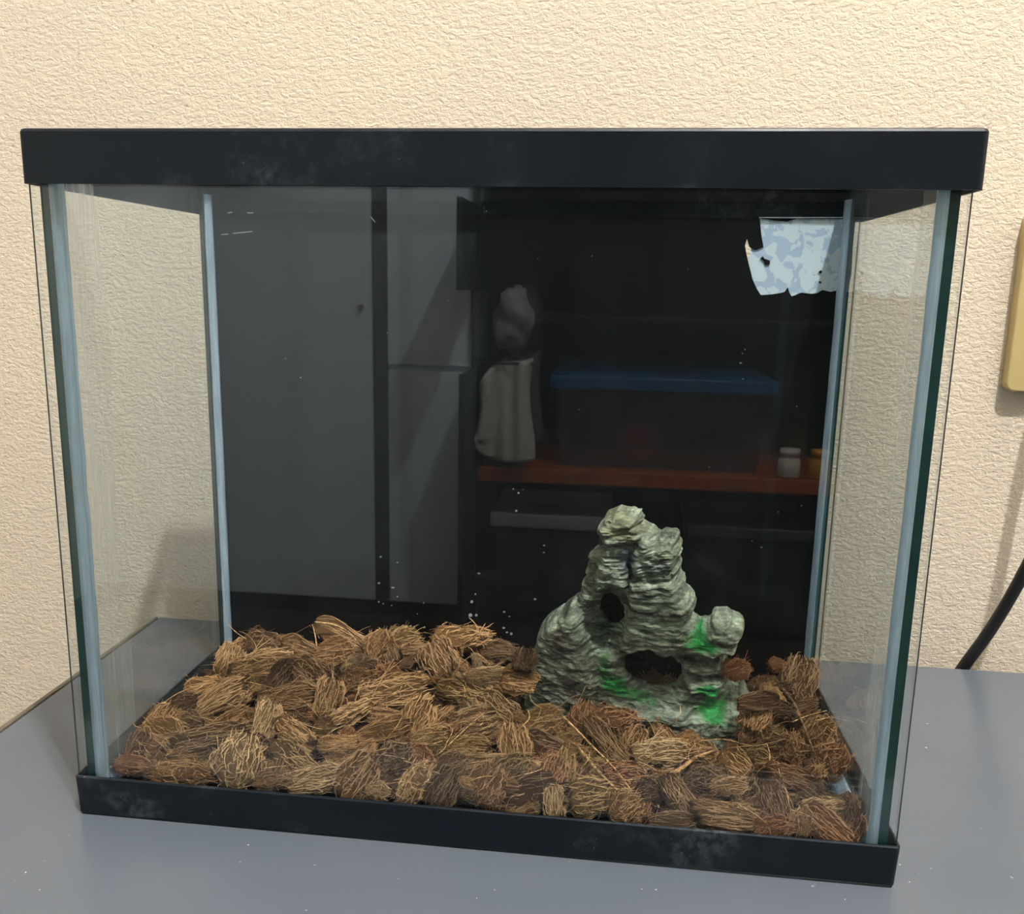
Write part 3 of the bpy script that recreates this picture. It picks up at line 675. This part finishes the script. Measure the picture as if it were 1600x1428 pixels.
hand = [  # photograph x, y, length, width, grain angle, kind, tone
 (205,1195,52,28,5,'nugget','red'),(216,1166,38,32,80,'block','dark'),(250,1160,78,62,-20,'pad','tan'),(248,1130,46,40,60,'block','tan'),(328,1157,108,42,15,'block','mid'),
 (374,1204,74,64,80,'pad','pale'),(283,1206,92,40,0,'pad','tan'),(359,1036,46,42,78,'block','tan'),(407,1042,84,46,18,'block','tan'),(411,1006,56,44,0,'pad','dark'),
 (344,1094,74,40,35,'block','tan'),(296,1136,40,38,20,'nugget','grey'),(413,1130,58,34,82,'block','pale'),(283,1103,60,38,30,'nugget','dark'),(313,1078,46,40,10,'block','tan'),
 (490,1059,66,44,150,'block','mid'),(533,990,84,34,-22,'bark','mid'),(589,1010,50,46,80,'nugget','tan'),(629,1002,50,44,20,'nugget','olive'),(511,1092,56,36,85,'block','tan'),
 (547,1115,56,26,30,'strip','pale'),(595,1138,86,36,22,'bark','mid'),(610,1086,98,56,18,'block','tan'),(555,1218,64,58,55,'block','mid'),(490,1218,70,36,15,'block','pale'),
 (612,1189,66,56,40,'nugget','grey'),(643,1231,66,46,60,'pad','pale'),(463,1149,66,30,-30,'block','tan'),(526,1164,54,28,5,'block','tan'),(427,1220,54,30,10,'pad','mid'),
 (557,1065,58,38,10,'pad','mid'),(650,1132,66,44,70,'block','tan'),(518,1023,56,44,20,'pad','mid'),(459,1132,42,34,20,'nugget','dark'),
 (720,998,84,46,12,'pad','tan'),(776,1018,58,34,0,'pad','dark'),(818,1032,32,32,85,'block','dark'),(811,1063,50,38,-8,'block','tan'),(764,1061,66,30,5,'pad','pale'),
 (688,1032,56,48,125,'block','mid'),(776,1112,66,50,150,'block','mid'),(807,1119,22,20,0,'nugget','tan'),(845,1130,60,42,20,'pad','tan'),(850,1162,56,38,-10,'bark','dark'),
 (805,1164,54,42,100,'block','tan'),(731,1168,54,32,2,'block','olive'),(688,1168,36,32,0,'nugget','olive'),(670,1153,58,32,18,'block','tan'),(657,1186,40,36,-20,'nugget','red'),
 (742,1196,84,34,14,'bark','mid'),(731,1222,26,16,-5,'block','tan'),(827,1233,108,58,20,'bark','dark'),(764,1229,58,52,70,'pad','mid'),(865,1260,42,30,100,'block','pale'),
 (963,1125,70,46,6,'pad','red'),(910,1127,58,40,80,'pad','red'),(946,1162,84,34,-48,'block','mid'),(1028,1178,76,44,10,'block','pale'),(921,1244,56,50,8,'block','olive'),
 (974,1218,58,46,-5,'block','red'),(977,1262,52,48,30,'pad','tan'),(1068,1253,84,36,-52,'block','mid'),(1039,1149,46,26,-45,'block','tan'),(1077,1155,36,22,0,'nugget','tan'),
 (988,1162,46,34,70,'block','mid'),(881,1202,50,30,80,'block','olive'),(863,1216,56,40,70,'block','red'),(1094,1217,54,48,10,'nugget','grey'),(1079,1187,66,34,22,'bark','mid'),(1050,1282,66,26,5,'bark','grey'),
 (1151,1047,40,34,20,'nugget','orange'),(1244,1062,64,48,75,'block','mid'),(1214,1039,24,22,0,'nugget','orange'),(1179,1119,42,40,60,'block','tan'),(1216,1108,58,34,-10,'pad','dark'),(1185,1093,58,30,10,'bark','dark'),
 (1280,1142,52,50,40,'pad','mid'),(1300,1188,56,52,60,'nugget','red'),(1195,1173,66,46,0,'pad','olive'),(1235,1171,48,46,85,'pad','mid'),(1153,1194,54,50,-40,'bark','tan'),(1235,1215,62,34,-12,'block','red'),
 (1126,1266,84,26,-5,'block','tan'),(1132,1283,70,26,0,'block','mid'),(1210,1293,58,36,10,'pad','red'),(1256,1289,40,36,85,'nugget','tan'),(1292,1293,64,40,-38,'block','red'),(1284,1261,58,26,6,'strip','pale'),
 (1214,1257,64,40,-72,'block','mid'),(1326,1272,58,36,80,'pad','mid'),(1139,1230,52,30,10,'nugget','tan'),(905,1180,54,36,-30,'pad','mid'),(700,1205,60,40,40,'pad','mid'),(690,1235,56,44,60,'block','dark'),
 (800,1200,60,44,30,'pad','olive'),(1010,1240,48,32,10,'nugget','dark'),(1180,1145,52,34,20,'pad','mid'),(590,1235,36,28,0,'nugget','pale'),(390,1170,56,36,10,'pad','dark'),(455,1185,70,40,-35,'strip','olive'),
 (355,1135,60,36,40,'block','mid'),(455,1092,64,38,10,'block','mid'),(440,1060,56,36,60,'pad','dark'),(465,1012,52,34,-15,'bark','mid'),(740,1130,64,44,20,'block','mid'),(720,1085,76,34,-14,'strip','olive')]
def zone(px, p):
    if p[1] < .032: a = 'against the front glass'
    elif p[1] > .128: a = 'by the black back panel'
    elif abs((p[:2]-RO)@RN+.02) < .035 and -.02 < (p[:2]-RO)@RU < .15: a = 'at the rock ornament foot'
    else: a = 'in mid-bed'
    if px < 300: b = 'near the left glass'
    elif px < 520: b = 'left of centre'
    elif px < 700: b = 'a little left of centre'
    elif px < 880: b = 'left of the rock' if p[1] > .05 else 'near the centre'
    elif px < 1130: b = 'in front of the rock' if 'foot' not in a else ''
    elif px < 1240: b = 'right of the rock'
    else: b = 'near the right glass'
    return (a+' '+b).strip()
def to_px(p):
    d = np.array(p)-CAM; z_ = d@CF; return 800+FPX*(d@CR)/z_, 714-FPX*(d@CU)/z_
SKW = {'block': 'husk block tucked', 'pad': 'fuzzy tuft tucked', 'strip': 'husk sliver tucked', 'bark': 'curved flake tucked', 'nugget': 'husk nugget tucked'}
used = []; centres = []
HG = 'larger coconut husk chips lying on top of the bed'
for i, (px, py, L, Wd, an, kind, tone) in enumerate(hand):
    mpp0 = .45/FPX
    p, t = march(px, py, Wd*mpp0*.22); mpp = (t*float(CF@(ray(px, py)/np.linalg.norm(ray(px, py)))))/FPX
    L_, W_ = L*mpp*1.02, Wd*mpp*1.05
    a = math.radians(an); up = Vector((0, .62, .78)); ax = Vector((math.cos(a), 0, 0))+up*math.sin(a)*1.0
    n = Vector((0, -.62, .78)); n = (n+Vector((rng.uniform(-.25, .25), rng.uniform(-.2, .2), rng.uniform(-.1, .3)))).normalized()
    if abs(math.sin(a)) > .5: n = (n*.7+Vector((rng.uniform(-.3, .3), -.3, .5))).normalized()
    ex = abs(ax.normalized().x)*L_/2+(1-abs(ax.normalized().x))*W_/2
    ey = abs(ax.normalized().y)*L_/2*.9+W_*.28
    p = p.copy(); p[0] = min(max(p[0], IX0+ex*.75), IX1-ex*.75); p[1] = min(max(p[1], IY0+.0012+ey), IY1-.001-ey*.8)
    lab = f"{TWORD[tone]} {KWORD[kind]} {zone(px, p)}"
    p[2] = max(p[2], .0118+.8*(abs(ax.normalized().z)*L_/2+W_*.30))
    if len(lab.split()) < 16: lab = ('large ' if L >= 76 else 'short ' if L < 50 else '')+lab
    place_chip(p, ax, n, L_, W_, kind, tone, lab, HG, i); centres.append((p[0], p[1], max(L_, W_)))
# smaller chips between and below the large ones
FG = 'smaller coconut husk chips between the larger ones'
kinds = ['block']*5+['pad']*3+['nugget']*3+['strip']*2+['bark']
tones = ['tan', 'mid', 'mid', 'dark', 'olive', 'red', 'grey']
placed = 0; tries = 0; fill = []
while placed < 190 and tries < 9000:
    tries += 1
    x = rng.uniform(IX0+.009, IX1-.009); y = rng.uniform(IY0+.010, IY1-.010)
    u_, v_ = (np.array([x, y])-RO)@RU, (np.array([x, y])-RO)@RN
    if -.008 < u_ < .138 and -.043 < v_ < .03: continue
    if any((x-a)**2+(y-b)**2 < .0095**2 for a, b in fill): continue
    fill.append((x, y)); kind = rng.choice(kinds); tone = rng.choice(tones)
    L = rng.uniform(.013, .023)*(1.25 if kind == 'strip' else 1); Wd = L*rng.uniform(.45, .8) if kind != 'strip' else L*.33
    near = min(math.hypot(x-c[0], y-c[1])/(c[2]*.5) for c in centres)
    z = surf(x, y)-Wd*.30-(.0095 if near < .75 else .0045)
    z = max(z, .0118+Wd*.42); a = rng.uniform(0, 6.28)
    ax = Vector((math.cos(a), math.sin(a), rng.uniform(-.45, .45))); n = Vector((rng.uniform(-.5, .5), rng.uniform(-.7, .3), 1))
    ex = abs(ax.x)*L/2+Wd*.3; ey = abs(ax.y)*L/2+Wd*.3
    x = min(max(x, IX0+ex*.9), IX1-ex*.9); y = min(max(y, IY0+.001+ey), IY1-.001-ey)
    place_chip((x, y, z), ax, n, L, Wd, kind, tone, 'small '+TWORD[tone]+' '+SKW[kind]+' '+zone(to_px((x, y, z))[0], np.array((x, y, z))), FG); placed += 1
# a few chips seen inside the cave through its lower opening
cu_ = rock_uz(1035, 1045)[0]
for (du, dv, dz_, L, an, tone) in ((cu_-.012, -.006, .030, .022, .3, 'mid'), (cu_+.005, -.010, .034, .020, 1.3, 'pale'), (cu_-.002, .004, .030, .022, 2.2, 'tan')):
    q = RO+RU*du+RN*dv
    place_chip((q[0], q[1], dz_), (math.cos(an), math.sin(an)*.5, .5), (0, -.5, .8), L, L*.6, 'block', tone, 'husk chip lying inside the cave, seen through its lower opening', 'chips inside the rock cave')

# loose fibres
def fibre(pts_px, hs, r, tone, label, group=None, sub_=4, rad_end=.4):
    P3 = []
    for (x, y), h in zip(pts_px, hs):
        p, t = march(x, y, 0.); p = CAM+(p-CAM)*(1-h); P3.append(Vector(p))
    # Catmull-Rom
    out = []; n = len(P3)
    for i in range(n-1):
        a, b, c, d = P3[max(i-1, 0)], P3[i], P3[i+1], P3[min(i+2, n-1)]
        for k in range(sub_):
            t = k/sub_; out.append(.5*((2*b)+(c-a)*t+(2*a-5*b+4*c-d)*t*t+(3*b-a-3*c+d)*t**3))
    out.append(P3[-1])
    for v in out:
        v.x = min(max(v.x, IX0+.001), IX1-.001); v.y = min(max(v.y, IY0+.001), IY1-.001)
    m = len(out); V, F = tube(out, [r*(1-(1-rad_end)*i/(m-1)) for i in range(m)], 5)
    o = from_py('coconut_fibre', V, F, FIB, None, True); o.color = S(TONE[tone]); tag(o, label, 'fibre', group); return o
fibre([(757, 1003), (750, 988), (742, 974), (732, 964)], (.0, .01, .012, .012), .00038, 'pale', 'pale straight fibre sticking up in front of the black back panel')
fibre([(215, 1142), (240, 1112), (280, 1082), (330, 1066), (380, 1064), (430, 1076)], (.01, .012, .012, .012, .01, .0), .00030, 'tan', 'long arched fibre over the chips near the left glass')
fibre([(880, 1120), (897, 1136), (925, 1165), (960, 1200), (990, 1240)], (.02, .02, .015, .012, .01), .0007, 'tan', 'long split strand running down in front of the rock ornament')
fibre([(905, 1170), (935, 1205), (965, 1235), (985, 1245)], (.015, .015, .012, .01), .0010, 'olive', 'thick olive strand lying across the reddish block at the front')
fibre([(1222, 1075), (1240, 1098), (1252, 1125), (1262, 1150), (1272, 1175)], (.02, .02, .02, .015, .01), .0009, 'dark', 'dark twig-like strand leaning right of the rock ornament')
fibre([(1238, 1128), (1262, 1118), (1292, 1110)], (.01, .015, .02), .00032, 'pale', 'pale fibre reaching towards the right glass')
fibre([(1240, 1175), (1285, 1172), (1330, 1168)], (.005, .012, .02), .0005, 'dark', 'dark fibre pointing at the right glass')
fibre([(1200, 1200), (1203, 1180), (1198, 1160)], (.01, .015, .015), .0003, 'pale', 'short pale fibre standing above the tangled pad at right')
fibre([(1080, 1160), (1130, 1155), (1180, 1165), (1240, 1150)], (.015, .02, .02, .012), .0004, 'mid', 'wavy fibre lying below the right end of the rock ornament')
fibre([(1040, 1215), (1065, 1200), (1090, 1182), (1120, 1172)], (.015, .02, .02, .012), .0016, 'mid', 'flat brown strand curving up towards the right')
fibre([(495, 1010), (492, 990), (488, 976)], (.0, .008, .01), .0006, 'olive', 'stiff olive strand standing beside the curled skin at the back')
fibre([(492, 972), (520, 976), (545, 988), (560, 1005)], (.01, .012, .012, .005), .0008, 'olive', 'curled olive strand arching over the chips at the back')
fibre([(355, 975), (372, 990), (392, 1002)], (.012, .008, .0), .0003, 'pale', 'thin pale fibre in the back left corner')
fibre([(700, 1010), (712, 1032), (724, 1056)], (.015, .015, .012), .0006, 'dark', 'dark thorn-like strand among chips left of centre')
fibre([(700, 1165), (728, 1138), (760, 1110)], (.01, .015, .012), .00035, 'tan', 'straight tan fibre crossing the chips near the centre')
fibre([(905, 1095), (915, 1072), (925, 1055)], (.02, .03, .03), .0003, 'pale', 'pale fibre leaning on the lower left of the rock ornament')
frg = random.Random(77)
for k in range(90):
    x0 = frg.uniform(230, 1300); y0 = frg.uniform(1050+.06*(x0-250), 1190+.09*(x0-250)); a = frg.uniform(0, 6.28); L = frg.uniform(25, 75); cv = frg.uniform(-.5, .5)
    pts = []
    for i in range(4): pts.append((x0, y0)); x0 += L/3*math.cos(a); y0 += L/3*math.sin(a)*.6; a += cv
    tn = frg.choice(['pale', 'tan', 'mid', 'tan']); hs = [.004, .014+frg.random()*.012, .012+frg.random()*.012, .006]
    fibre(pts, hs, frg.uniform(.00016, .0003), tn, 'loose thin '+TWORD[tn]+' fibre '+zone(pts[1][0], march(*pts[1], 0.)[0]), 'loose thin fibres on the bed', 3)

# ------------------------------------------------------------------ things on the wall and table
pl = tag(empty('wall_plate', (.375, WY, .30)), 'yellowish metal wall plate at the right edge of the photograph', 'wall plate')
brass = plain('aged_brass', (192, 174, 122), .38, .5, .0, .06, 60)
cx, cz = on_y(1572, 604, WY-.009)[0], on_y(1580, 612, WY-.009)[2]
bm = bmesh.new(); bm_box(bm, (cx, WY-.0095, cz), (cx+.085, WY+.0004, cz+.125))
es = [e_ for e_ in bm.edges if abs((e_.verts[0].co-e_.verts[1].co).y) > .005]
bmesh.ops.bevel(bm, geom=es, offset=.006, segments=5, profile=.5, affect='EDGES')
es = [e_ for e_ in bm.edges if all(v.co.y < WY-.009 for v in e_.verts) and len(e_.link_faces) == 2]
bmesh.ops.bevel(bm, geom=es, offset=.0012, segments=2, profile=.5, affect='EDGES')
o = from_bm('plate', bm, brass, pl); o.location = -Vector(pl.location)
for zz in (.022, .103):
    V, F = tube([(cx+.0425, WY-.0108, cz+zz), (cx+.0425, WY-.0094, cz+zz)], .0035, 12); o = from_py('screw', V, F, legm, pl); o.location = -Vector(pl.location)
o = box('socket_insert', (cx+.027, WY-.0112, cz+.034), (cx+.058, WY-.0094, cz+.091), plain('ivory_plastic', (214, 204, 176), .4), pl, .002); o.location = -Vector(pl.location)

cord_px = [((1440, 1150), WY-.018), ((1480, 1080), WY-.018), ((1507, 1040), WY-.019), ((1540, 995), WY-.024), ((1570, 948), WY-.029), ((1600, 894), WY-.036), ((1630, 830), WY-.042), ((1650, 740), WY-.04), ((1655, 640), WY-.03), ((1652, 560), WY-.014)]
pts = [Vector(on_y(x, y, Y)) for (x, y), Y in cord_px]; out = []
for i in range(len(pts)-1):
    a, b, c, d = pts[max(i-1, 0)], pts[i], pts[i+1], pts[min(i+2, len(pts)-1)]
    for k in range(6):
        t = k/6; out.append(.5*((2*b)+(c-a)*t+(2*a-5*b+4*c-d)*t*t+(3*b-a-3*c+d)*t**3))
out.append(pts[-1]); V, F = tube(out, .0043, 14)
tag(from_py('power_cord', V, F, plain('black_rubber', (16, 17, 19), .45, .45), None, True), 'thick black power cord rising behind the table at right', 'cord')

specks = [(1447, 1168, 2.2), (40, 1363, 1.8), (1025, 1390, 1.6), (1003, 1389, 1.2), (745, 1403, 1.2), (1406, 1351, 1.6), (1421, 1378, 1.4), (388, 1320, 1.4), (62, 1390, 1.2), (1320, 1405, 1.1)]
SVv, SFf = [], []
for x, y, r in specks:
    p = on_z(x, y, .0003); s_ = r*.00028
    V = [Vector(p)+Vector((s_*a, s_*b, s_*c)) for a, b, c in ((1, 0, 0), (0, 1, 0), (-1, .2, 0), (0, -1, .1), (0, 0, .8), (0, 0, -.3))]
    o_ = len(SVv); SVv += V; SFf += [tuple(i+o_ for i in f_) for f_ in ((0, 1, 4), (1, 2, 4), (2, 3, 4), (3, 0, 4), (1, 0, 5), (2, 1, 5), (3, 2, 5), (0, 3, 5))]
tag(from_py('crumbs', SVv, SFf, plain('white_crumb', (210, 210, 205), .8), None), 'tiny pale crumbs scattered on the grey table', 'crumbs', kind='stuff')

# ------------------------------------------------------------------ the room behind the viewer, mirrored in the dark back of the tank
WHITE = plain('white_laminate', (196, 214, 232), .5, .4, var=.02, scale=3)
DARK = plain('near_black_board', (20, 22, 22), .6, .3)
KNOB = plain('steel_knob', (150, 150, 150), .3, .5, 1.)
YW = -2.226
wd = tag(empty('wardrobe', (-.9, YW, FLOOR)), 'tall white wardrobe reflected at left in the black back panel', 'wardrobe')
def world_child(o, par): o.location = -Vector(par.location); return o
world_child(box('carcass', (-1.66, RY+.001, FLOOR), (-.36, YW-.02, 1.15), WHITE, wd), wd)
world_child(box('plinth', (-1.64, YW-.02, FLOOR), (-.38, YW-.012, FLOOR+.05), DARK, wd), wd)
for x0, x1, z0, z1 in ((-1.65, -.672, FLOOR+.055, 1.14), (-.622, -.365, FLOOR+.055, .012), (-.622, -.365, .03, 1.14)):
    dr = world_child(box('door', (x0, YW-.0195, z0), (x1, YW, z1), WHITE, wd, .002), wd)
    V, F = tube([(x1-.03, YW, (z0+z1)/2), (x1-.03, YW+.02, (z0+z1)/2)], .008, 10); o = from_py('knob', V, F, KNOB); o.parent = dr
world_child(box('gap_strip', (-.671, YW-.0195, FLOOR+.055), (-.623, YW-.010, 1.14), plain('grey_strip', (60, 66, 68), .6), wd), wd)  # dark strip stands in for the dark gap between the doors

sh = tag(empty('shelf_unit', (.2, -2.330, FLOOR)), 'dark shelving with an orange-brown wooden shelf reflected in the back panel', 'shelf')
wood = plain('orange_brown_wood', (150, 74, 30), .35, .5, var=.2, scale=9)
world_child(box('shelf_board', (-.335, RY+.02, -.318), (.74, -2.200, -.272), wood, sh, .004), sh)
world_child(box('shelf_board', (-.335, RY+.02, -.76), (.74, -2.220, -.735), DARK, sh, .003), sh)
world_child(box('shelf_board', (-.335, RY+.02, .168), (.74, -2.30, .188), DARK, sh, .003), sh)
V, F = tube([(-.336, -2.176, .048), (-.15, -2.176, .048)], .005, 8); world_child(from_py('towel_peg', V, F, GREEN_ if 0 else DARK, sh), sh)
world_child(box('shelf_board', (-.335, RY+.02, .52), (.74, -2.240, .545), DARK, sh, .003), sh)
GREEN = plain('dark_green_post', (18, 34, 32), .5)
for x, yf, z0, z1 in ((-.358, -2.20, FLOOR, 1.0), (.74, -2.20, FLOOR, 1.0)): world_child(box('side_post', (x, RY+.02, z0), (x+.022, yf, z1), GREEN, sh), sh)
for yf, z0, z1 in ((-1.93, .26, .50), (-1.98, FLOOR, .03)): world_child(box('side_panel', (-.358, -2.199, z0), (-.342, yf, z1), GREEN, sh, .002), sh)
world_child(box('back_board', (-.335, RY+.005, FLOOR), (.74, RY+.02, 1.0), DARK, sh), sh)

def tub(name, lo_, hi_, body, lid, lidh, label, over=.012, taper=.03):
    t = tag(empty(name, ((lo_[0]+hi_[0])/2, (lo_[1]+hi_[1])/2, lo_[2])), label, 'storage tub')
    x0, y0, z0 = lo_; x1, y1, z1 = hi_; zt = z1-lidh; th = .004
    V = [(x0+taper, y0+taper, z0), (x1-taper, y0+taper, z0), (x1-taper, y1-taper, z0), (x0+taper, y1-taper, z0), (x0, y0, zt), (x1, y0, zt), (x1, y1, zt), (x0, y1, zt)]
    Vi = [(x0+taper+th, y0+taper+th, z0+th), (x1-taper-th, y0+taper+th, z0+th), (x1-taper-th, y1-taper-th, z0+th), (x0+taper+th, y1-taper-th, z0+th), (x0+th, y0+th, zt), (x1-th, y0+th, zt), (x1-th, y1-th, zt), (x0+th, y1-th, zt)]
    F = [(3, 2, 1, 0)]+[(i, (i+1) % 4, (i+1) % 4+4, i+4) for i in range(4)]+[(8, 9, 10, 11)]+[((i+1) % 4+8, i+8, i+12, (i+1) % 4+12) for i in range(4)]+[(i+4, (i+1) % 4+4, (i+1) % 4+12, i+12) for i in range(4)]
    world_child(from_py('body', V+Vi, F, body, t), t)
    world_child(box('lid', (x0-over, y0-over, zt), (x1+over, y1+over, z1), lid, t, .005), t)
    for xm in (x0-over-.001, x1+over-.011): world_child(box('latch', (xm, (y0+y1)/2-.04, zt-.03), (xm+.012, (y0+y1)/2+.04, zt+.01), lid, t, .003), t)
    return t
def mk_clear(name, c, a):
    m = N(name); t = m.add('BsdfTransparent', Color=(.8, .84, .86, 1)); p = m.pbr(S(c), .35)
    x = m.add('MixShader'); x.inputs[0].default_value = a; m.set(x.inputs[1], t.outputs[0]); m.set(x.inputs[2], p); return m.end(x.outputs[0])
CLEAR = mk_clear('cloudy_clear_plastic', (96, 100, 106), .26)
tub('storage_tub', (-.11, -2.600, -.271), (.54, -2.240, .012), CLEAR, plain('blue_lid', (10, 72, 124), .35), .04, 'clear storage tub with a blue lid reflected above the wooden shelf')
tub('storage_tub', (-.29, -2.580, -.734), (.07, -2.260, -.43), CLEAR, plain('grey_white_lid', (150, 156, 158), .4), .045, 'clear bin with a pale rim reflected below the wooden shelf')
tub('storage_tub', (.33, -2.580, -.734), (.69, -2.260, -.44), CLEAR, plain('smoke_lid', (66, 72, 78), .4), .035, 'smoky bin reflected low at the right of the back panel')
bm = bmesh.new(); bmesh.ops.create_icosphere(bm, subdivisions=3, radius=.075)
for v in bm.verts: v.co *= 1+.06*math.sin(v.co.x*60)*math.sin(v.co.z*50); v.co.z *= .85
o = from_bm('red_ball', bm, plain('red_rubber', (190, 24, 34), .5), None, True); o.location = (.155, -2.345, -.20); tag(o, 'blurred red ball inside the blue-lidded tub', 'ball')
def lathe(name, prof, loc, mat, n=20):
    V = []; F = []; m_ = len(prof)
    for i in range(n):
        a = 2*math.pi*i/n
        for r, z in prof: V.append((r*math.cos(a), r*math.sin(a), z))
    for i in range(n):
        j = (i+1) % n
        for k in range(m_-1): F.append((i*m_+k, j*m_+k, j*m_+k+1, i*m_+k+1))
    o = from_py(name, V, F, mat, None, True); o.location = loc; return o
jar = [(0, 0), (.03, 0), (.033, .006), (.033, .05), (.026, .06), (.026, .066), (.029, .066), (.029, .085), (.0, .086)]
tag(lathe('jar', jar, (.60, -2.240, -.2715), plain('white_jar', (205, 205, 200), .35)), 'small white jar reflected at the right end of the shelf', 'jar')
tag(lathe('jar', jar, (.69, -2.240, -.2715), plain('amber_jar', (190, 140, 40), .35)), 'small amber jar reflected at the far right end of the shelf', 'jar')
# white cloth hanging over the shelf end, bag, crumpled packet
V, F = [], []; n1, n2 = 16, 20
for j in range(n2+1):
    for i in range(n1+1):
        s, t = i/n1, j/n2; x = -.334+.165*s+.02*math.sin(t*5)*(.5-s); z = .05-.30*t+.03*(s-.5)*(1-t)-(.05*(1-min(1, s*3.5)) if t < .3 else 0)+(.045*max(0, 1-s*4) if t > .8 else 0)
        V.append((x, -2.180+.016*math.sin(s*9+t*2)+.01*math.sin(s*17), z))
for j in range(n2):
    for i in range(n1): a = j*(n1+1)+i; F.append((a, a+1, a+n1+2, a+n1+1))
o = from_py('hanging_cloth', V, F, plain('white_cotton', (186, 192, 190), .9, .1), None, True); sm = o.modifiers.new('thickness', 'SOLIDIFY'); sm.thickness = .004
tag(o, 'white cloth hanging at the end of the shelf, reflected in the middle', 'cloth')
bm = bmesh.new(); bmesh.ops.create_icosphere(bm, subdivisions=4, radius=1)
for v in bm.verts:
    k = .45+1.1*float(fbm(np.array(v.co.x*2.6+v.co.z*1.3+9), np.array(v.co.y*2.2+v.co.z*2.6+9), 3)); v.co = Vector((v.co.x*.055*k, v.co.y*.05*k, v.co.z*.085*k))
o = from_bm('crumpled_packet', bm, plain('pale_grey_plastic', (120, 126, 134), .35), None, True); o.location = (-.235, -2.240, .17)
V, F = tube([(0, 0, .05), (.004, 0, .2), (0, 0, .352)], .0012, 5); hs_ = from_py('hanging_string', V, F, DARK, o)
tag(o, 'crumpled pale packet hanging above the white cloth in the reflection', 'packet')
box_bag = box('dark_bag', (-.08, -2.560, .19), (.16, -2.300, .40), plain('black_fabric', (8, 9, 14), .8, .15), None, .04, 5, True)
tag(box_bag, 'black rounded bag reflected in the upper middle of the back panel', 'bag')
